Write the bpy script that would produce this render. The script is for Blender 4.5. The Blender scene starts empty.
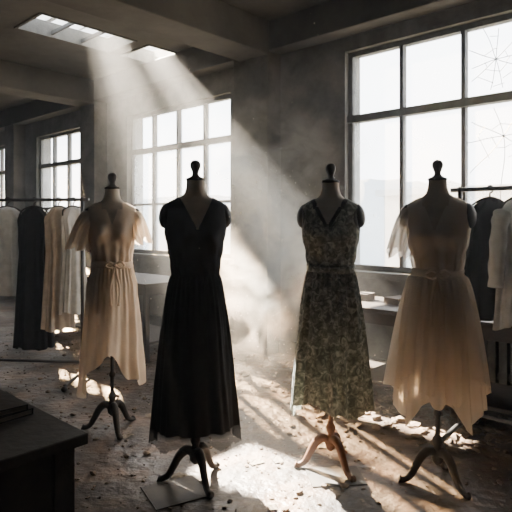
import bpy, bmesh, math, random
import numpy as np
from mathutils import Vector, Matrix, noise
random.seed(7)
C = bpy.context.scene.collection
U = Vector((-0.7353, 0.6776, 0)); N = Vector((0.6776, 0.7353, 0))
def W(u, n, z=0.0): return Vector((U.x*u+N.x*n, U.y*u+N.y*n, z))
ROOM = Matrix(((U.x, N.x, 0, 0), (U.y, N.y, 0, 0), (0, 0, 1, 0), (0, 0, 0, 1)))

# ------------------------------------------------------------------ materials
def nodes(name):
    m = bpy.data.materials.new(name); m.use_nodes = True
    nt = m.node_tree; nt.nodes.clear()
    out = nt.nodes.new('ShaderNodeOutputMaterial')
    return m, nt, out
def mat(name, c1, c2=None, scale=5, rough=0.8, bump=0.0, detail=6, metal=0.0, lo=0.35, hi=0.65, c3=None, spec=0.3, bscale=None, rough2=None):
    m, nt, out = nodes(name); n = nt.nodes; l = nt.links
    b = n.new('ShaderNodeBsdfPrincipled'); l.new(b.outputs[0], out.inputs[0])
    b.inputs['Roughness'].default_value = rough; b.inputs['Metallic'].default_value = metal
    b.inputs['Specular IOR Level'].default_value = spec
    tc = n.new('ShaderNodeTexCoord')
    t = n.new('ShaderNodeTexNoise'); t.inputs['Scale'].default_value = scale; t.inputs['Detail'].default_value = detail
    t.inputs['Roughness'].default_value = 0.65
    l.new(tc.outputs['Object'], t.inputs['Vector'])
    r = n.new('ShaderNodeValToRGB'); l.new(t.outputs['Fac'], r.inputs[0])
    r.color_ramp.elements[0].position = lo; r.color_ramp.elements[1].position = hi
    r.color_ramp.elements[0].color = (*c1, 1); r.color_ramp.elements[1].color = (*(c2 or c1), 1)
    if c3:
        e = r.color_ramp.elements.new((lo+hi)/2); e.color = (*c3, 1)
    l.new(r.outputs[0], b.inputs['Base Color'])
    if rough2 is not None:
        mr = n.new('ShaderNodeMapRange'); mr.inputs[1].default_value = lo; mr.inputs[2].default_value = hi
        mr.inputs[3].default_value = rough; mr.inputs[4].default_value = rough2
        t3 = n.new('ShaderNodeTexNoise'); t3.inputs['Scale'].default_value = scale*0.6; l.new(tc.outputs['Object'], t3.inputs['Vector'])
        l.new(t3.outputs['Fac'], mr.inputs[0]); l.new(mr.outputs[0], b.inputs['Roughness'])
    if bump:
        t2 = n.new('ShaderNodeTexNoise'); t2.inputs['Scale'].default_value = bscale or scale*4; t2.inputs['Detail'].default_value = 8
        l.new(tc.outputs['Object'], t2.inputs['Vector'])
        bp = n.new('ShaderNodeBump'); bp.inputs['Strength'].default_value = bump; bp.inputs['Distance'].default_value = 0.02
        l.new(t2.outputs['Fac'], bp.inputs['Height']); l.new(bp.outputs[0], b.inputs['Normal'])
    return m
def cloth(name, c1, c2=None, transl=0.35, alpha=0.0, scale=14, hem_z=None, hem_alpha=0.6, lo=0.4, hi=0.6, voro=False, sheen=0.2, c3=None):
    m, nt, out = nodes(name); n = nt.nodes; l = nt.links
    tc = n.new('ShaderNodeTexCoord')
    t = n.new('ShaderNodeTexNoise'); t.inputs['Scale'].default_value = scale; t.inputs['Detail'].default_value = 7
    t.inputs['Distortion'].default_value = 1.2 if voro else 0
    l.new(tc.outputs['Object'], t.inputs['Vector'])
    r = n.new('ShaderNodeValToRGB'); l.new(t.outputs['Fac'], r.inputs[0])
    r.color_ramp.elements[0].position = lo; r.color_ramp.elements[1].position = hi
    r.color_ramp.elements[0].color = (*c1, 1); r.color_ramp.elements[1].color = (*(c2 or c1), 1)
    if c3:
        e = r.color_ramp.elements.new((lo+hi)/2); e.color = (*c3, 1)
    b = n.new('ShaderNodeBsdfPrincipled'); b.inputs['Roughness'].default_value = 0.85
    b.inputs['Specular IOR Level'].default_value = 0.15
    b.inputs['Sheen Weight'].default_value = sheen
    tr = n.new('ShaderNodeBsdfTranslucent')
    l.new(r.outputs[0], b.inputs['Base Color']); l.new(r.outputs[0], tr.inputs['Color'])
    wv = n.new('ShaderNodeTexNoise'); wv.inputs['Scale'].default_value = 30; l.new(tc.outputs['Object'], wv.inputs['Vector'])
    bp = n.new('ShaderNodeBump'); bp.inputs['Strength'].default_value = 0.25; bp.inputs['Distance'].default_value = 0.01
    l.new(wv.outputs['Fac'], bp.inputs['Height']); l.new(bp.outputs[0], b.inputs['Normal'])
    mx = n.new('ShaderNodeMixShader'); mx.inputs[0].default_value = transl
    l.new(b.outputs[0], mx.inputs[1]); l.new(tr.outputs[0], mx.inputs[2])
    tp = n.new('ShaderNodeBsdfTransparent'); m2 = n.new('ShaderNodeMixShader')
    l.new(mx.outputs[0], m2.inputs[1]); l.new(tp.outputs[0], m2.inputs[2]); m2.inputs[0].default_value = alpha
    if hem_z:
        g = n.new('ShaderNodeSeparateXYZ'); l.new(tc.outputs['Object'], g.inputs[0])
        mr = n.new('ShaderNodeMapRange'); mr.inputs[1].default_value = hem_z; mr.inputs[2].default_value = hem_z+0.03
        mr.inputs[3].default_value = hem_alpha; mr.inputs[4].default_value = alpha
        l.new(g.outputs['Z'], mr.inputs[0]); l.new(mr.outputs[0], m2.inputs[0])
    l.new(m2.outputs[0], out.inputs[0])
    return m

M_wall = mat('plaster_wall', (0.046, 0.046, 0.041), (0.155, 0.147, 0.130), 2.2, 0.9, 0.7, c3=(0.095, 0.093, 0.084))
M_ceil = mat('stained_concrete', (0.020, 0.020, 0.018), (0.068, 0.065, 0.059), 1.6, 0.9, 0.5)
M_frame = mat('old_window_paint', (0.045, 0.047, 0.045), (0.09, 0.092, 0.088), 12, 0.7, 0.2)
M_blocker = mat('light_blocker_white', (0.75, 0.77, 0.78), (0.85, 0.86, 0.86), 3, 0.9)  # white keeps the added light blockers bright when seen through the skylight
M_floor = mat('dusty_floor', (0.014, 0.009, 0.006), (0.145, 0.090, 0.053), 2.9, 0.7, 1.0, detail=12, c3=(0.050, 0.032, 0.020), bscale=14, rough2=0.30, spec=0.5)
M_dark = mat('dark_wood', (0.014, 0.011, 0.009), (0.035, 0.027, 0.021), 9, 0.6, 0.15, spec=.2)
M_wood = mat('brown_wood', (0.11, 0.045, 0.022), (0.19, 0.09, 0.04), 12, 0.5, 0.1)
M_metal = mat('dark_metal', (0.03, 0.03, 0.032), (0.06, 0.06, 0.06), 10, 0.4, 0, metal=0.6)
M_linen = mat('linen_form', (0.40, 0.34, 0.27), (0.52, 0.45, 0.36), 10, 0.85, 0.1)
M_cap = mat('armhole_cap', (0.010, 0.010, 0.010), (0.016, 0.016, 0.016), 10, 0.6)
M_rub = mat('rubble_chips', (0.04, 0.03, 0.022), (0.22, 0.16, 0.11), 3, 0.9, 0.3)
M_paper = mat('dirty_paper', (0.12, 0.10, 0.08), (0.26, 0.22, 0.17), 6, 0.9)
M_blk = cloth('black_crepe', (0.004, 0.004, 0.005), (0.008, 0.008, 0.009), 0.03, 0.0, hem_z=0.285, hem_alpha=0.35, sheen=0.0)
M_cream = cloth('cream_chiffon', (0.72, 0.595, 0.465), (0.80, 0.68, 0.54), 0.38, 0.06, scale=6)
M_sheer = cloth('sheer_cream_chiffon', (0.80, 0.725, 0.62), (0.86, 0.79, 0.69), 0.5, 0.27, scale=6)
M_floral = cloth('floral_print', (0.085, 0.092, 0.074), (0.54, 0.53, 0.43), 0.3, 0.0, scale=30, lo=0.38, hi=0.68, voro=True, c3=(0.225, 0.232, 0.185))
M_lace = cloth('dark_lace', (0.008, 0.008, 0.008), (0.05, 0.045, 0.035), 0.1, 0.0, scale=90, lo=0.5, hi=0.6)
M_white = cloth('white_cotton', (0.62, 0.62, 0.60), (0.74, 0.74, 0.72), 0.35)
M_ivory = cloth('ivory_cotton', (0.55, 0.48, 0.40), (0.66, 0.59, 0.5), 0.35)
M_grey = cloth('grey_wool', (0.13, 0.135, 0.14), (0.2, 0.2, 0.2), 0.1)
M_navy = cloth('navy_wool', (0.004, 0.005, 0.007), (0.008, 0.009, 0.012), 0.03, sheen=0.0)
def glass_mat(name, dirt):
    m, nt, out = nodes(name); n = nt.nodes; l = nt.links
    tp = n.new('ShaderNodeBsdfTransparent'); tp.inputs[0].default_value = (0.95, 0.98, 1, 1)
    d = n.new('ShaderNodeBsdfTranslucent'); d.inputs[0].default_value = (0.75, 0.8, 0.83, 1)
    tc = n.new('ShaderNodeTexCoord'); t = n.new('ShaderNodeTexNoise'); t.inputs['Scale'].default_value = 3; t.inputs['Detail'].default_value = 8
    l.new(tc.outputs['Object'], t.inputs['Vector'])
    mr = n.new('ShaderNodeMapRange'); mr.inputs[1].default_value = 0.35; mr.inputs[2].default_value = 0.7
    mr.inputs[3].default_value = dirt*0.5; mr.inputs[4].default_value = dirt
    l.new(t.outputs['Fac'], mr.inputs[0])
    mx = n.new('ShaderNodeMixShader'); l.new(mr.outputs[0], mx.inputs[0]); l.new(tp.outputs[0], mx.inputs[1]); l.new(d.outputs[0], mx.inputs[2])
    l.new(mx.outputs[0], out.inputs[0]); return m
M_glass = glass_mat('dusty_glass', 0.12)
M_glass_low = glass_mat('grimy_glass', 0.35)

# ------------------------------------------------------------------ mesh helpers
def finish(bm, name, mats, smooth=False, parent=None, loc=None, rotz=0.0):
    bmesh.ops.recalc_face_normals(bm, faces=bm.faces[:])
    me = bpy.data.meshes.new(name); bm.to_mesh(me); bm.free()
    if not isinstance(mats, (list, tuple)): mats = [mats]
    for m in mats: me.materials.append(m)
    if smooth:
        for p in me.polygons: p.use_smooth = True
    o = bpy.data.objects.new(name, me); C.objects.link(o)
    if loc is not None: o.location = loc
    o.rotation_euler = (0, 0, rotz)
    if parent: o.parent = parent
    return o
def empty(name, loc=(0, 0, 0), rotz=0.0):
    o = bpy.data.objects.new(name, None); C.objects.link(o); o.location = loc; o.rotation_euler = (0, 0, rotz)
    o.empty_display_size = 0.1
    return o
def abox(bm, a0, a1, b0, b1, z0, z1, M=None, mi=0):
    M = M or Matrix.Identity(4)
    vs = [bm.verts.new(M @ Vector((x, y, z))) for x in (a0, a1) for y in (b0, b1) for z in (z0, z1)]
    for f in ((0, 1, 3, 2), (4, 6, 7, 5), (0, 4, 5, 1), (2, 3, 7, 6), (0, 2, 6, 4), (1, 5, 7, 3)):
        fc = bm.faces.new([vs[i] for i in f]); fc.material_index = mi
def tube(bm, pts, rad, seg=10, mi=0, flat=1.0):
    pts = [Vector(p) for p in pts]
    if not isinstance(rad, (list, tuple)): rad = [rad]*len(pts)
    rings = []
    prev = None
    for i, p in enumerate(pts):
        t = (pts[min(i+1, len(pts)-1)]-pts[max(i-1, 0)]).normalized()
        if prev is None:
            a = Vector((0, 0, 1)) if abs(t.z) < 0.9 else Vector((1, 0, 0))
            s = t.cross(a).normalized()
        else:
            s = (prev - t*prev.dot(t)).normalized()
        prev = s; q = t.cross(s)
        rings.append([bm.verts.new(p+(s*math.cos(k*2*math.pi/seg)+q*math.sin(k*2*math.pi/seg)*flat)*rad[i]) for k in range(seg)])
    for a, b in zip(rings, rings[1:]):
        for k in range(seg):
            f = bm.faces.new((a[k], a[(k+1) % seg], b[(k+1) % seg], b[k])); f.material_index = mi
    f = bm.faces.new(rings[0][::-1]); f.material_index = mi
    f = bm.faces.new(rings[-1]); f.material_index = mi
def lathe(bm, prof, seg=24, cx=0, cy=0, mi=0):
    rings = []
    for r, z in prof:
        r = max(r, 0.0005)
        rings.append([bm.verts.new((cx+r*math.cos(k*2*math.pi/seg), cy+r*math.sin(k*2*math.pi/seg), z)) for k in range(seg)])
    for a, b in zip(rings, rings[1:]):
        for k in range(seg):
            f = bm.faces.new((a[k], a[(k+1) % seg], b[(k+1) % seg], b[k])); f.material_index = mi
    bm.faces.new(rings[0][::-1]).material_index = mi; bm.faces.new(rings[-1]).material_index = mi
def catmull(pts, k=6):
    pts = [Vector(p) for p in pts]; P = [pts[0]]+pts+[pts[-1]]; out = []
    for i in range(1, len(P)-2):
        for j in range(k):
            t = j/k; a, b, c, d = P[i-1:i+3]
            out.append(0.5*((2*b)+(c-a)*t+(2*a-5*b+4*c-d)*t*t+(3*b-a-3*c+d)*t**3))
    out.append(pts[-1]); return out

# ------------------------------------------------------------------ room shell
NW = 4.52; U0, U1, N0 = -2.6, 13.0, -3.0; ZC = 3.55
wins = [(0.10, 2.97, 0.95, 3.10), (4.58, 6.72, 0.98, 2.97), (8.06, 9.60, 0.98, 2.97), (10.8, 12.4, 0.98, 2.97)]
bm = bmesh.new(); T = 0.28
edges = [U0]
for a, b, s, t in wins:
    abox(bm, edges[-1], a, NW, NW+T, 0, ZC, ROOM); abox(bm, a, b, NW, NW+T, 0, s, ROOM); abox(bm, a, b, NW, NW+T, t, ZC, ROOM); edges.append(b)
abox(bm, edges[-1], U1, NW, NW+T, 0, ZC, ROOM)
finish(bm, 'wall_back', M_wall)
bm = bmesh.new(); abox(bm, U1, U1+0.2, N0-0.2, NW+T, 0, ZC, ROOM); finish(bm, 'wall_left', M_wall)
bm = bmesh.new(); abox(bm, U0-0.2, U0, N0-0.2, NW+T, 0, ZC, ROOM); finish(bm, 'wall_right', M_wall)
bm = bmesh.new(); abox(bm, U0, U1, N0-0.2, N0, 0, ZC, ROOM); finish(bm, 'wall_front', M_wall)
bm = bmesh.new(); abox(bm, U0-0.2, U1+0.2, N0-0.2, NW+T, -0.15, 0, ROOM); finish(bm, 'floor', M_floor)
# ceiling with skylight openings
sk = [(5.32, 5.95, 2.55, 3.72), (5.32, 5.95, 3.88, 4.42)]
bm = bmesh.new(); ct = 0.14
abox(bm, U0-0.2, 5.32, N0-0.2, NW+T, ZC, ZC+ct, ROOM); abox(bm, 5.95, U1+0.2, N0-0.2, NW+T, ZC, ZC+ct, ROOM)
ns = [N0-0.2, 2.55, 3.72, 3.88, 4.42, NW+T]
for i in (0, 2, 4): abox(bm, 5.32, 5.95, ns[i], ns[i+1], ZC, ZC+ct, ROOM)
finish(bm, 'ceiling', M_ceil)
bm = bmesh.new(); abox(bm, 4.6, 16, NW+.25, NW+.45, ZC+ct, ZC+3.6, ROOM); finish(bm, 'skylight_sun_blocker', M_blocker)  # wall added above the ceiling to keep the sun out of the skylight
# slats added above the skylight just to split its light into shafts
bm = bmesh.new()
for nn, w_ in ((3.10, .06), (3.36, .07), (3.60, .045), (3.80, .03), (4.02, .035), (4.20, .03)):
    abox(bm, 5.1, 7.6, nn-w_/2, nn+w_/2, 4.05, 4.08, ROOM)
for uu in (5.2, 7.4): abox(bm, uu, uu+.08, 2.4, 4.5, 4.00, 4.05, ROOM)
for uu in (5.2, 7.4):
    for q in (2.42, 4.40): abox(bm, uu, uu+.08, q, q+.08, ZC+ct, 4.0, ROOM)
finish(bm, 'shaft_splitter_slats', M_blocker)
for i, (a, b, c, d) in enumerate(sk):
    bm = bmesh.new()
    for (x0, x1, y0, y1) in ((a, a+.03, c, d), (b-.03, b, c, d), (a, b, c, c+.03), (a, b, d-.03, d)):
        abox(bm, x0, x1, y0, y1, ZC-0.01, ZC+ct+.02, ROOM)
    if i == 0:
        for q in (0.36, 0.68): abox(bm, a, b, c+(d-c)*q-.012, c+(d-c)*q+.012, ZC+.02, ZC+.06, ROOM)
    finish(bm, 'skylight', M_frame)
# beams and columns
def beam(name, *a):
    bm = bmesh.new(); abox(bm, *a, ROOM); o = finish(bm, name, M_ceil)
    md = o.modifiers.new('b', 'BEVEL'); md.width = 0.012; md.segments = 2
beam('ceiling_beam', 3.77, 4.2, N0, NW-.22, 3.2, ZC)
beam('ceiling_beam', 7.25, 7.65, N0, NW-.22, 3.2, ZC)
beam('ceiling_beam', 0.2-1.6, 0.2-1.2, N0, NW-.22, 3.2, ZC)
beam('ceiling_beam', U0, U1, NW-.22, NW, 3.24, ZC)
for u in (3.80, 7.25, 10.05):
    bm = bmesh.new(); abox(bm, u, u+0.5 if u < 5 else u+.4, NW-.22, NW, 0, 3.24, ROOM); finish(bm, 'column', M_wall)
bm = bmesh.new(); abox(bm, U0, U1, NW-.03, NW, 0, 0.14, ROOM); finish(bm, 'baseboard_back', M_frame)
# windows
def window(i, a, b, s, t, cols, cracks=False):
    bm = bmesh.new(); n0, n1 = NW+.06, NW+.13; f = 0.05
    for r in ((a, a+f, s, t), (b-f, b, s, t), (a, b, s, s+f), (a, b, t-f, t)): abox(bm, r[0], r[1], n0, n1, r[2], r[3], ROOM)
    zt = 2.40; abox(bm, a, b, n0-.02, n1, zt, zt+.07, ROOM)
    for k in range(1, cols):
        u = a+(b-a)*k/cols; w = 0.018
        abox(bm, u-w, u+w, n0, n1, s, t, ROOM)
    for k in range(cols):
        u0 = a+(b-a)*k/cols; u1 = a+(b-a)*(k+1)/cols
        if cols <= 5 and i > 1: abox(bm, u0, u1, n0+.02, n1-.02, 1.66, 1.69, ROOM)
    o = finish(bm, 'window_%d' % i, M_frame)
    bm = bmesh.new(); abox(bm, a-.06, b+.06, NW-.10, NW+.06, s-.06, s, ROOM); finish(bm, 'window_sill', M_frame, parent=o)
    bm = bmesh.new()
    for m, z0, z1 in ((1, s, zt), (0, zt, t)):
        vs = [bm.verts.new(W(x, NW+.095, z)) for x, z in ((a, z0), (b, z0), (b, z1), (a, z1))]
        bm.faces.new(vs).material_index = m
    finish(bm, 'glass', [M_glass, M_glass_low], parent=o)
    if cracks:
        bm = bmesh.new()
        def crack(cu, cz, arms, u0, u1, z0, z1, webs=(.10, .20)):
            dirs = [k*2*math.pi/arms+random.uniform(-.22, .22) for k in range(arms)]
            inside = lambda x, z: u0 < x < u1 and z0 < z < z1
            for an in dirs:     # long straight fractures running to the pane edge
                p = [W(cu, NW+.09, cz)]; x, z = cu, cz; a2 = an
                for s_ in range(14):
                    a2 += random.uniform(-.09, .09); x += math.cos(a2)*.05; z += math.sin(a2)*.05
                    if not inside(x, z): break
                    p.append(W(x, NW+.09, z))
                if len(p) > 1: tube(bm, p, 0.0032, 4)
            for r in webs:      # concentric web segments between neighbouring fractures
                for k in range(arms):
                    if random.random() < .3: continue
                    a1, a2 = dirs[k], dirs[(k+1) % arms]+(2*math.pi if k == arms-1 else 0)
                    r1, r2 = r*random.uniform(.85, 1.15), r*random.uniform(.85, 1.15)
                    p1 = (cu+math.cos(a1)*r1, cz+math.sin(a1)*r1); p2 = (cu+math.cos(a2)*r2, cz+math.sin(a2)*r2)
                    if inside(*p1) and inside(*p2): tube(bm, [W(p1[0], NW+.09, p1[1]), W(p2[0], NW+.09, p2[1])], 0.0026, 4)
        crack(1.56, 2.76, 10, 1.26, 1.80, 2.49, 3.04)
        crack(1.50, 2.12, 8, 1.26, 1.80, 1.1, 2.38)
        finish(bm, 'glass_cracks', M_metal, parent=o)
window(1, *wins[0], 5, True); window(2, *wins[1], 4); window(3, *wins[2], 3); window(4, *wins[3], 3)

# outside
bm = bmesh.new(); K = 120; prev = None
for k in range(K+1):
    u = -60+k*1.6; h = 7+7*math.exp(-((u+8)/18)**2)+3*noise.noise(Vector((u*.06, 1, 0)))+1.0*noise.noise(Vector((u*.3, 5, 0)))
    pr = (bm.verts.new(W(u, 70, -8)), bm.verts.new(W(u, 74, h)), bm.verts.new(W(u, 110, h*.6)))
    if prev:
        bm.faces.new((prev[0], pr[0], pr[1], prev[1])); bm.faces.new((prev[1], pr[1], pr[2], prev[2]))
    prev = pr
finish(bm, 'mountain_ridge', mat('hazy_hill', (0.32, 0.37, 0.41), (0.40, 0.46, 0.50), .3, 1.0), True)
bm = bmesh.new(); abox(bm, 3.4, 9, 16, 22, -6, 2.3, ROOM); abox(bm, 3.2, 9.2, 15.8, 22, 2.3, 2.5, ROOM)
for k in range(5): abox(bm, 3.9+k, 4.4+k, 15.95, 16.05, .6, 1.6, ROOM)
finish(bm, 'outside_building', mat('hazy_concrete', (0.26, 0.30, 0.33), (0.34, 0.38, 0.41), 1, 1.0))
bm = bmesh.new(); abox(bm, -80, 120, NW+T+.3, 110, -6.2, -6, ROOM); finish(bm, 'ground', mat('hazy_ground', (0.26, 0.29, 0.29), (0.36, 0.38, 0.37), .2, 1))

# ------------------------------------------------------------------ dress forms
BZ = [.80, .84, .92, 1.0, 1.08, 1.14, 1.2, 1.28, 1.34, 1.40, 1.45, 1.49, 1.515, 1.535, 1.55, 1.565, 1.60, 1.645]
BX = [.10, .140, .150, .148, .128, .114, .121, .143, .155, .163, .170, .168, .150, .115, .083, .062, .050, .047]
BY = [.08, .105, .115, .110, .096, .086, .093, .103, .108, .104, .095, .086, .076, .067, .060, .056, .049, .046]
zz = np.linspace(.78, 1.66, 441)
ker = np.hanning(17); ker /= ker.sum()
def sm(a):
    v = np.interp(zz, BZ, a); vp = np.pad(v, 8, mode='edge'); return np.convolve(vp, ker, 'valid')
SX, SY = sm(BX), sm(BY)
def body(th, z, off=0.0):
    rx = float(np.interp(z, zz, SX))+off; ry = float(np.interp(z, zz, SY))+off
    c, s = math.cos(th), math.sin(th); e = 0.88
    x = rx*math.copysign(abs(c)**e, c); y = ry*math.copysign(abs(s)**e, s)
    if s < 0:
        for sx in (-.072, .072):
            y -= 0.032*math.exp(-((x-sx)/.045)**2-((z-1.335)/.055)**2)
    return x, y
def dress_form(loc, rotz, wood=M_dark):
    p = empty('dress_form', loc, rotz)
    bm = bmesh.new(); seg = 64; rows = 90; rings = []
    for i in range(rows+1):
        z = .80+(1.645-.80)*i/rows
        rings.append([bm.verts.new((*body(k*2*math.pi/seg, z), z)) for k in range(seg)])
    for a, b in zip(rings, rings[1:]):
        for k in range(seg): bm.faces.new((a[k], a[(k+1) % seg], b[(k+1) % seg], b[k]))
    bm.faces.new(rings[0][::-1]); bm.faces.new(rings[-1])
    finish(bm, 'torso', M_linen, True, p)
    bm = bmesh.new()
    lathe(bm, [(.047, 1.638), (.052, 1.645), (.050, 1.652), (.036, 1.658), (.022, 1.666), (.017, 1.676), (.018, 1.688), (.024, 1.702), (.029, 1.718), (.029, 1.732), (.022, 1.745), (.010, 1.752), (0, 1.753)])
    finish(bm, 'neck_finial', M_dark, True, p)
    for s in (-1, 1):
        bm = bmesh.new()
        bmesh.ops.create_uvsphere(bm, u_segments=24, v_segments=16, radius=1, matrix=Matrix.Translation((s*.160, 0, 1.450)) @ Matrix.Rotation(s*-.15, 4, 'Y') @ Matrix.Diagonal((.036, .056, .068, 1)))
        finish(bm, 'armhole_cap', M_cap, True, p)
    bm = bmesh.new()
    lathe(bm, [(.013, .20), (.013, .36), (.02, .37), (.02, .385), (.011, .40), (.011, .82)], 16)
    lathe(bm, [(.010, .10), (.028, .12), (.034, .15), (.026, .18), (.018, .20), (.027, .225), (.027, .24), (.015, .26), (.014, .27)], 20)
    for k in range(3):
        an = -math.pi/2+.5+k*2*math.pi/3 - rotz; c, s = math.cos(an), math.sin(an)
        pr = [(.015, .165), (.05, .175), (.09, .140), (.12, .085), (.15, .035), (.185, .016), (.205, .020)]
        pts = catmull([(c*r, s*r, z) for r, z in pr], 4)
        rr = list(np.interp(np.linspace(0, 1, len(pts)), [0, .2, .5, .75, .9, 1], [.024, .026, .020, .016, .016, .020]))
        tube(bm, pts, rr, 10)
    finish(bm, 'stand', wood, True, p)
    return p
def dress(name, loc, rotz, m, waist=1.14, hem=.25, hrx=.23, hry=.18, hemf=None, V=1.37, Vk=.42, pleats=9, pamp=.02, seed=1, flare=.6, rag=.0, trim=None, sleeves=(), belt=None, tie=False, overlay=None):
    rnd = random.Random(seed); ph = [rnd.uniform(0, 6.28) for _ in range(6)]
    seg = 240; bm = bmesh.new()
    def fold(th):
        a = .55*math.sin(pleats*th+ph[0]+.6*math.sin(2*th))+.3*math.sin((pleats*1.7//1)*th+ph[1])+.25*math.sin((pleats*2+3)*th+ph[2])
        return a
    rings = []
    ztop = 1.56; nb = 110
    for i in range(nb+1):
        z = ztop+(waist-ztop)*i/nb; ring = []
        for k in range(seg):
            th = k*2*math.pi/seg
            off = .009+.006*math.exp(-((z-waist-.05)/.04)**2)
            g = .006*math.sin(17*th+ph[3]+8*z)*max(0, 1-(z-waist)/.22)+.003*noise.noise(Vector((th*2, z*14, seed)))
            g += .003*math.sin(60*(z+.25*abs(math.cos(th))*.6)+ph[5])*max(0, 1-abs(z-1.25)/.14)
            x, y = body(th, z, off+g)
            ring.append(bm.verts.new((x, y, z)))
        rings.append(ring)
    nk = 110; wx, wy = [float(np.interp(waist, zz, q)) for q in (SX, SY)]
    for i in range(1, nk+1):
        t = i/nk; ring = []
        for k in range(seg):
            th = k*2*math.pi/seg; hz = hem+(hemf(th) if hemf else 0)+rag*noise.noise(Vector((th*9, seed, 0)))*.8+rag*.5*noise.noise(Vector((th*30, seed, 0)))
            z = waist+(hz-waist)*t
            s = t**flare
            rx = wx+.010+(hrx-wx-.010)*s; ry = wy+.010+(hry-wy-.010)*s
            if z > .8:
                rx = max(rx, float(np.interp(z, zz, SX))+.012); ry = max(ry, float(np.interp(z, zz, SY))+.012)
            f = pamp*(.15+.85*t)*fold(th+.05*math.sin(t*4+ph[3]))*min(1, t*5)+.006*math.sin(34*th+ph[4])*math.exp(-t*3.5)
            f += .010*t*noise.noise(Vector((th*3, z*5, seed+3)))
            c, s2 = math.cos(th), math.sin(th)
            ring.append(bm.verts.new(((rx+f)*c, (ry+f)*s2, z)))
        rings.append(ring)
    def keep(x, y, z):
        if z <= waist: return True
        if y < 0 and z > V and abs(x) < (z-V)*Vk+.002: return False
        if y >= 0 and z > 1.50 and abs(x) < .075: return False
        if abs(x) < .068 and z > 1.50: return False
        if z > 1.547: return False
        if (y/.060)**2+((z-1.448)/.076)**2 < 1 and abs(x) > .11: return False
        return True
    for ri, (a, b) in enumerate(zip(rings, rings[1:])):
        for k in range(seg):
            q = (a[k], a[(k+1) % seg], b[(k+1) % seg], b[k]); c = sum((v.co for v in q), Vector())/4
            if keep(c.x, c.y, c.z):
                f = bm.faces.new(q)
                if trim and c.z > waist+.05 and not keep(c.x*(.9 if abs(c.x) < .12 else 1.0)-math.copysign(.012, c.x)*(abs(c.x) < .12), c.y*(.8 if abs(c.x) > .12 else 1), c.z+.012): f.material_index = 1
    bmesh.ops.delete(bm, geom=[v for v in bm.verts if not v.link_faces], context='VERTS')
    for ov in (overlay or []):   # loose chiffon over-skirt layers with handkerchief points
        prev = None
        oz, oa, orad, ophs = ov
        for i in range(61):
            t = i/60; ring = []
            for k in range(240):
                th = k*2*math.pi/240; hz = oz+oa*math.sin(4*th+ophs)+.025*math.sin(9*th+ph[1]+ophs)
                z = waist-.01+(hz-waist)*t; s = t**.5
                f = t*(.026*math.sin(11*th+ph[0]+ophs+.8*t)+.016*math.sin(19*th+ph[2])+.008*math.sin(31*th))+.006*math.sin(36*th)*math.exp(-4*t)
                ring.append(bm.verts.new(((wx+.02+(orad-wx)*s+f)*math.cos(th), (wy+.02+(orad*.85-wy)*s+f)*math.sin(th), z)))
            if prev:
                for k in range(240): bm.faces.new((prev[k], prev[(k+1) % 240], ring[(k+1) % 240], ring[k]))
            prev = ring
    for (sd, reach, drop, wid) in sleeves:
        S = 72; R = 34; prev = None
        for i in range(R+1):
            t = i/R
            ctr = Vector((sd*(.125+reach*(t**.8)), .0, 1.475-drop*(t**1.35)))
            ringv = []
            dirx = Vector((sd*.45, 0, -.9)).normalized()
            nx = Vector((sd*.9, 0, .45*(1-.7*t))).normalized()
            ra = .055+(wid-.055)*t; rb = .062+.035*t
            for k in range(S):
                th = k*2*math.pi/S
                f = 1+.20*t*math.sin(7*th+ph[1])+.10*t*math.sin(13*th+ph[2])
                ex = .030*t*math.sin(5*th+ph[3])
                ringv.append(bm.verts.new(ctr+nx*math.cos(th)*ra*f+Vector((0, 1, 0))*math.sin(th)*rb*f+dirx*ex))
            if prev:
                for k in range(S): bm.faces.new((prev[k], prev[(k+1) % S], ringv[(k+1) % S], ringv[k]))
            prev = ringv
    if belt:
        prev = None
        for i, (dz, of) in enumerate(((-.022, .014), (-.018, .022), (0, .020), (.018, .022), (.022, .014))):
            ring = [bm.verts.new((*body(k*2*math.pi/90, waist+dz, of), waist+dz+.004*math.sin(k*2*math.pi/90*2))) for k in range(90)]
            if prev:
                for k in range(90): bm.faces.new((prev[k], prev[(k+1) % 90], ring[(k+1) % 90], ring[k]))
            prev = ring
        if tie:
            y = -.125
            for s in (-1, 1):
                tube(bm, catmull([(.02, y+.01, waist), (.02+s*.035, y-.02, waist+.025), (.02+s*.06, y-.01, waist+.0), (.02+s*.03, y-.012, waist-.018), (.02, y, waist)], 4), .008, 8)
                tube(bm, catmull([(.02, y, waist), (.02+s*.015, y-.03, waist-.07), (.02+s*.03, y-.045, waist-.15), (.02+s*.025, y-.06, waist-.26)], 4), [.008]*12+[.011], 8)
            bmesh.ops.create_uvsphere(bm, u_segments=12, v_segments=8, radius=.015, matrix=Matrix.Translation((.02, y-.004, waist)))
    mats = [m]+([trim] if trim else [])
    return finish(bm, name, mats, True, None, loc, rotz)
A = math.radians
L1, L2, L3, L4 = (-.98, 3.68, 0), (-.33, 2.94, 0), (.43, 3.11, 0), (.985, 2.93, 0)
dress_form(L1, A(14)); dress_form(L2, A(12)); dress_form(L3, A(-16), M_wood); dress_form(L4, A(-26))
dress('cream_flutter_sleeve_dress', L1, A(14), M_cream, 1.13, .40, .205, .17, lambda th: -.09*math.cos(2*th)+.05*math.sin(3*th+1)+.03*math.sin(7*th), 1.40, .35, 8, .032, 3, sleeves=((-1, .095, .225, .068), (1, .07, .19, .062)), belt=True, tie=True)
dress('black_dress', L2, A(12), M_blk, 1.13, .235, .228, .18, lambda th: .014*math.sin(3*th)+.008*math.sin(8*th), 1.375, .50, 9, .024, 5, rag=.025)
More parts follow.
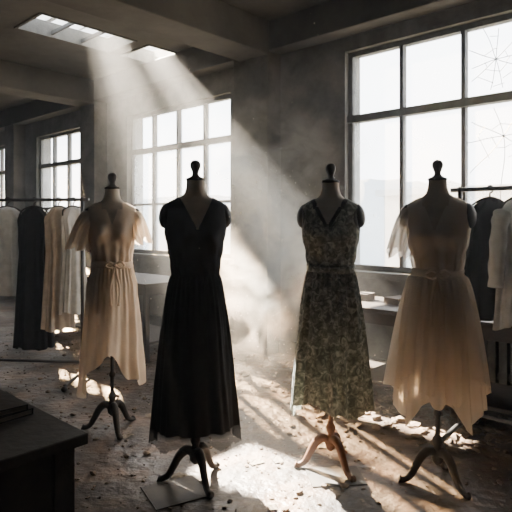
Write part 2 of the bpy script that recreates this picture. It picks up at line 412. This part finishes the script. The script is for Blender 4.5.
dress('floral_dress', L3, A(-16), M_floral, 1.15, .36, .222, .18, lambda th: -.035*math.cos(2*th)+.035*math.sin(3*th+2)+.012*math.sin(9*th), 1.40, .55, 10, .030, 8, rag=.02, trim=M_lace, belt=True)
dress('sheer_wrap_dress', L4, A(-26), M_sheer, 1.14, .52, .195, .165, lambda th: .03*math.sin(3*th+.4)+.02*math.sin(8*th), 1.37, .40, 9, .022, 12, sleeves=((-1, .075, .24, .065),), belt=True, tie=True, flare=.55, overlay=[(.44, .065, .212, 1.1), (.56, .05, .225, 3.4)])

# ------------------------------------------------------------------ garments + racks
def garment(name, loc, rotz, m, width=.42, length=1.0, depth=.05, hemw=None, sleeve=.0, seed=1, rail=1.55, neck=.05):
    rnd = random.Random(seed); ph = [rnd.uniform(0, 6.28) for _ in range(4)]
    bm = bmesh.new(); ztop = rail-.06; S = 96; R = 60; prev = None
    hemw = hemw or width*1.05
    for i in range(R+1):
        t = (i/R)**1.3; zl = t*length
        w = float(np.interp(zl, [0, .015, .095, .13, .20, .42, length], [neck, neck+.015, width*.44, width*.46, width*.42, width*.37, hemw*.5]))
        d = float(np.interp(zl, [0, .03, .10, .25, length], [.035, .035, .035, depth, depth*1.3]))
        ring = []
        for k in range(S):
            th = k*2*math.pi/S
            g = min(1, zl*3)
            f = .022*g*math.sin(7*th+ph[0]+.8*zl)+.014*g*math.sin(13*th+ph[1]-.5*zl)+.008*g*noise.noise(Vector((th*2, zl*6, seed)))
            x = (w+f*.5)*math.copysign(abs(math.cos(th))**.8, math.cos(th)); y = (d+f)*math.sin(th)
            dip = -.035*math.exp(-(x/.045)**2)*(math.sin(th) < 0)*max(0, 1-zl/.03)
            ring.append(bm.verts.new((x, y, ztop-zl+dip+.015*math.sin(3*th+ph[2])*t)))
        if prev:
            for k in range(S): bm.faces.new((prev[k], prev[(k+1) % S], ring[(k+1) % S], ring[k]))
        prev = ring
    if sleeve:
        for s in (-1, 1):
            pts = catmull([(s*width*.36, 0, ztop-.10), (s*(width*.44), -.01, ztop-.15), (s*(width*.5+.015), -.02, ztop-.10-sleeve*.6), (s*(width*.5+.02), -.015, ztop-.10-sleeve)], 5)
            r_ = [q*(1+.10*math.sin(i*1.9+seed)) for i, q in enumerate(np.linspace(.055, .045 if sleeve > .3 else .065, len(pts)))]
            tube(bm, pts, r_, 14, flat=.75)
    o = finish(bm, name, m, True, None, loc, rotz)
    bm = bmesh.new()
    tube(bm, catmull([(-width*.42, 0, ztop-.085), (-.1, 0, ztop-.03), (0, 0, ztop+.005), (.1, 0, ztop-.03), (width*.42, 0, ztop-.085)], 5), .007, 8)
    tube(bm, catmull([(0, 0, ztop), (0, 0, ztop+.030), (.018, 0, ztop+.045), (.014, 0, rail+.014), (-.004, 0, rail+.020), (-.018, 0, rail+.006)], 5), .0055, 6)
    finish(bm, 'hanger', M_dark, True, o)
def rack(p0, p1, rail, base=.35):
    d = (Vector(p1)-Vector(p0)); Lh = d.length; an = math.atan2(d.y, d.x)
    p = empty('garment_rack', p0, an); bm = bmesh.new()
    tube(bm, [(-.06, 0, rail), (Lh+.06, 0, rail)], .015, 12)
    for x in (0, Lh):
        tube(bm, [(x, 0, .05), (x, 0, rail+.02)], .015, 12)
        tube(bm, catmull([(x, -base, .045), (x, -base*.6, .055), (x, 0, .07), (x, base*.6, .055), (x, base, .045)], 4), .016, 10)
        for y in (-base, base):
            bmesh.ops.create_uvsphere(bm, u_segments=12, v_segments=8, radius=.026, matrix=Matrix.Translation((x, y, .026)))
    tube(bm, [(0, 0, .16), (Lh, 0, .16)], .012, 10)
    finish(bm, 'frame', M_metal, True, p); return an
r0, r1 = Vector((-3.4, 5.05, 0)), Vector((-1.56, 4.85, 0)); rl = 1.62
an = rack(r0, r1, rl)
spec = [('white_shirt', .615, M_white, .34, .80, .30, 25), ('black_hanging_dress', .755, M_navy, .32, 1.28, 0, 10), ('ivory_dress', .88, M_ivory, .28, 1.10, 0, 50), ('white_blouse', .955, M_white, .26, .95, 0, 60),
        ('grey_jacket', .48, M_grey, .4, .8, .5, 60), ('navy_dress', .36, M_navy, .4, 1.2, 0, 60), ('ivory_shirt', .25, M_ivory, .4, .8, .4, 65), ('navy_coat', .12, M_navy, .4, 1.1, .5, 60)]
for i, (nm, t, m, w, ln, sl, ro) in enumerate(spec): garment(nm, r0.lerp(r1, t), an+A(ro), m, w, ln, .05, None, sl, i+3, rl)
q0, q1 = Vector((1.36, 3.60, 0)), Vector((2.55, 2.50, 0)); rr = 1.63
an2 = rack(q0, q1, rr, .3)
spec = [('navy_jacket', .12, M_navy, .36, .78, .50, 50), ('white_shirt', .225, M_white, .34, .80, .45, 62), ('black_coat', .34, M_navy, .42, 1.08, .55, 65), ('ivory_blouse', .47, M_ivory, .4, .8, .45, 85), ('black_skirt_suit', .60, M_navy, .4, 1.1, .5, 85), ('grey_dress', .75, M_grey, .4, 1.1, 0, 85)]
for i, (nm, t, m, w, ln, sl, ro) in enumerate(spec): garment(nm, q0.lerp(q1, t), an2+A(ro), m, w, ln, .042, None, sl, i+23, rr)

# ------------------------------------------------------------------ tables
def table(name, u0, u1, n0, n1, h=.75, m=M_dark, shelf=False, apron=.09, leg=.05):
    bm = bmesh.new()
    abox(bm, u0, u1, n0, n1, h-.035, h, ROOM)
    i = .03
    for u in (u0+i, u1-i-leg):
        for n in (n0+i, n1-i-leg): abox(bm, u, u+leg, n, n+leg, 0, h-.035, ROOM)
    for n in (n0+i+.01, n1-i-.035): abox(bm, u0+i, u1-i, n, n+.02, h-.035-apron, h-.035, ROOM)
    for u in (u0+i+.01, u1-i-.035): abox(bm, u, u+.02, n0+i, n1-i, h-.035-apron, h-.035, ROOM)
    if shelf: abox(bm, u0+i, u1-i, n0+i, n1-i, .18, .205, ROOM)
    o = finish(bm, name, m)
    b = o.modifiers.new('b', 'BEVEL'); b.width = .004; b.segments = 2
table('work_table', 1.56, 3.1, .10, .905, .74, apron=.30, leg=.07)
table('sewing_bench', .2, 2.80, 3.62, 4.25, .76, shelf=True)
table('cutting_table', 4.45, 6.9, 3.2, 3.9, .80, shelf=True)
bm = bmesh.new()
for k, (dz, ro, w, d) in enumerate(((0, .1, .22, .30), (.022, -.05, .20, .28))):
    M = Matrix.Translation(W(1.95, .70, .741+dz)) @ Matrix.Rotation(ro+2.4, 4, 'Z')
    abox(bm, -w/2, w/2, -d/2, d/2, 0, .003, M, 1); abox(bm, -w/2+.004, w/2-.004, -d/2, d/2-.004, .003, .018, M, 0)
    abox(bm, -w/2, w/2, -d/2, d/2, .018, .021, M, 1); abox(bm, -w/2, w/2, -d/2-.003, -d/2, 0, .021, M, 1)
finish(bm, 'stacked_ledger_books', [M_paper, M_dark])
bm = bmesh.new()
for k in range(7):
    M = Matrix.Translation(W(.5+k*.32, 3.98, .7605)) @ Matrix.Rotation(random.uniform(0, 1), 4, 'Z'); s = random.uniform(.05, .10)
    abox(bm, -s, s, -s*.8, s*.8, 0, random.uniform(.03, .08), M)
finish(bm, 'cardboard_boxes', mat('cardboard', (.05, .042, .035), (.09, .07, .055), 8, .9))
bm = bmesh.new()
for k in range(16):
    u = .8+k*.085; abox(bm, u, u+.06, 4.36, 4.47, .14, .72, ROOM)
abox(bm, .8, 2.16, 4.39, 4.44, .18, .24, ROOM); abox(bm, .8, 2.16, 4.39, 4.44, .62, .68, ROOM)
for u in (.85, 2.08): abox(bm, u, u+.04, 4.38, 4.45, 0, .2, ROOM)
finish(bm, 'radiator', M_frame)

# ------------------------------------------------------------------ floor debris
bm = bmesh.new(); rnd = random.Random(3)
def chip(x, y, s):
    M = Matrix.Translation((x, y, s*.28)) @ Matrix.Rotation(rnd.uniform(0, 6), 4, 'Z') @ Matrix.Rotation(rnd.uniform(-.4, .4), 4, 'X') @ Matrix.Diagonal((s, s*rnd.uniform(.5, 1), s*rnd.uniform(.25, .6), 1))
    r = bmesh.ops.create_icosphere(bm, subdivisions=1, radius=1, matrix=M)
    for v in r['verts']: v.co += Vector((rnd.uniform(-1, 1), rnd.uniform(-1, 1), rnd.uniform(-.3, .3)))*s*.22; v.co.z = max(v.co.z, .0)
for k in range(3000):
    u = rnd.uniform(-.5, 7); n = rnd.uniform(1.0, 4.2); p = W(u, n); s = rnd.choice([.004, .006, .008, .01, .014])
    if rnd.random() < .04: s = .025
    chip(p.x, p.y, s)
for k in range(500):
    u = 1.6+rnd.gauss(0, .75); n = min(4.2, 3.7+rnd.gauss(0, .25)); p = W(u, n); chip(p.x, p.y, rnd.choice([.012, .018, .03, .045]))
for k in range(200):
    u = 4.4+rnd.gauss(0, 1.2); n = min(4.2, 3.9+rnd.gauss(0, .25)); p = W(u, n); chip(p.x, p.y, rnd.choice([.012, .018, .03]))
finish(bm, 'rubble', M_rub)
bm = bmesh.new()
def sheet(x, y, w, d, r, z=.004):
    M = Matrix.Translation((x, y, z)) @ Matrix.Rotation(r, 4, 'Z'); g = 6
    vs = [[bm.verts.new(M @ Vector((-w/2+w*i/g, -d/2+d*j/g, .006*abs(noise.noise(Vector((i*.5+x, j*.5, y))))*2))) for j in range(g+1)] for i in range(g+1)]
    for i in range(g):
        for j in range(g): bm.faces.new((vs[i][j], vs[i+1][j], vs[i+1][j+1], vs[i][j+1]))
for k in range(26):
    p = W(rnd.uniform(.6, 5), rnd.uniform(1.9, 4.1)); sheet(p.x, p.y, rnd.uniform(.04, .11), rnd.uniform(.04, .12), rnd.uniform(0, 3))
finish(bm, 'scattered_paper', M_paper)
for (x, y, w, d, r) in ((-.42, 2.83, .30, .26, .5), (.44, 3.0, .30, .22, .1)):
    bm = bmesh.new(); abox(bm, -w/2, w/2, -d/2, d/2, 0, .006, Matrix.Translation((x, y, .0)) @ Matrix.Rotation(r, 4, 'Z'))
    finish(bm, 'floor_board_sheet', mat('worn_board', (.05, .042, .034), (.10, .085, .068), 8, .6))

# ------------------------------------------------------------------ air: haze, dust
def vol(name, dens, col=(1, 1, 1), g=.3):
    m, nt, out = nodes(name); s = nt.nodes.new('ShaderNodeVolumeScatter')
    s.inputs['Density'].default_value = dens; s.inputs['Color'].default_value = (*col, 1); s.inputs['Anisotropy'].default_value = g
    nt.links.new(s.outputs[0], out.inputs['Volume']); return m, nt, s
mh, _, _ = vol('air_haze', .017, (.97, .96, .93), .3)
bm = bmesh.new(); abox(bm, U0+.01, U1-.01, N0+.01, NW+.05, .002, ZC+.1, ROOM); finish(bm, 'air_haze', mh)
md, nt, s = vol('dust', 1.0, (1, .80, .60), .3); n = nt.nodes; l = nt.links
tc = n.new('ShaderNodeTexCoord'); t = n.new('ShaderNodeTexNoise'); t.inputs['Scale'].default_value = 3.4; t.inputs['Detail'].default_value = 7; t.inputs['Distortion'].default_value = 1.2
t.inputs['Roughness'].default_value = .6
l.new(tc.outputs['Object'], t.inputs['Vector'])
mr = n.new('ShaderNodeMapRange'); mr.inputs[1].default_value = .45; mr.inputs[2].default_value = .70; mr.inputs[3].default_value = 0; mr.inputs[4].default_value = 4.6
l.new(t.outputs['Fac'], mr.inputs[0])
vm = n.new('ShaderNodeVectorMath'); vm.operation = 'MULTIPLY'; vm.inputs[1].default_value = (1/.58, 1/.45, 1/1.25); l.new(tc.outputs['Object'], vm.inputs[0])
ln = n.new('ShaderNodeVectorMath'); ln.operation = 'LENGTH'; l.new(vm.outputs[0], ln.inputs[0])
fo = n.new('ShaderNodeMapRange'); fo.inputs[1].default_value = 1; fo.inputs[2].default_value = .15; fo.inputs[3].default_value = 0; fo.inputs[4].default_value = 1; l.new(ln.outputs['Value'], fo.inputs[0])
mu = n.new('ShaderNodeMath'); mu.operation = 'MULTIPLY'; l.new(mr.outputs[0], mu.inputs[0]); l.new(fo.outputs[0], mu.inputs[1]); l.new(mu.outputs[0], s.inputs['Density'])
bm = bmesh.new(); bmesh.ops.create_icosphere(bm, subdivisions=3, radius=1, matrix=Matrix.Diagonal((.58, .45, 1.25, 1)))
finish(bm, 'dust_cloud', md, loc=(.12, 3.75, 1.27))
bm = bmesh.new()
for k in range(420):
    x, y, z = rnd.gauss(.05, .32), rnd.gauss(3.5, .3), abs(rnd.gauss(.9, .55))+.05
    bmesh.ops.create_icosphere(bm, subdivisions=1, radius=rnd.choice([.0018, .0025, .0036]), matrix=Matrix.Translation((x, y, z)))
finish(bm, 'dust_motes', mat('dust_mote', (.85, .75, .6), None, 5, 1))

# ------------------------------------------------------------------ lights
w = bpy.data.worlds.new('World'); bpy.context.scene.world = w; w.use_nodes = True
bg = w.node_tree.nodes['Background']; bg.inputs[0].default_value = (.965, .975, 1.0, 1); bg.inputs[1].default_value = 10.5
def aim(o, d): o.rotation_euler = Vector(d).to_track_quat('-Z', 'Y').to_euler()
sl = bpy.data.lights.new('sun', 'SUN'); sl.energy = 145; sl.color = (1, .64, .33); sl.angle = A(.8)
so = bpy.data.objects.new('sun', sl); C.objects.link(so); aim(so, (.373, -.928, -.532)); so.location = (-3, 12, 8)
sp = bpy.data.lights.new('skylight_sunbeam', 'SPOT'); sp.energy = 290000; sp.color = (1, .87, .70); sp.spot_size = A(28); sp.spot_blend = .45; sp.shadow_soft_size = .02
spo = bpy.data.objects.new('skylight_sunbeam', sp); C.objects.link(spo); spo.location = (-2.9, 8.55, 5.8)
aim(spo, Vector((-1.25, 6.58, ZC))-spo.location)
for a, b, s, t in wins:
    pl = bpy.data.lights.new('window_portal', 'AREA'); pl.shape = 'RECTANGLE'; pl.size = b-a; pl.size_y = t-s; pl.cycles.is_portal = True
    po = bpy.data.objects.new('window_portal', pl); C.objects.link(po); po.location = W((a+b)/2, NW+.2, (s+t)/2); aim(po, -N)

cam = bpy.data.cameras.new('camera'); co = bpy.data.objects.new('camera', cam); C.objects.link(co)
co.location = (0, 0, 1.41); co.rotation_euler = (math.pi/2, 0, 0); cam.lens = 36*540/512; cam.sensor_width = 36; cam.shift_y = -33/512
cam.clip_end = 500
bpy.context.scene.camera = co
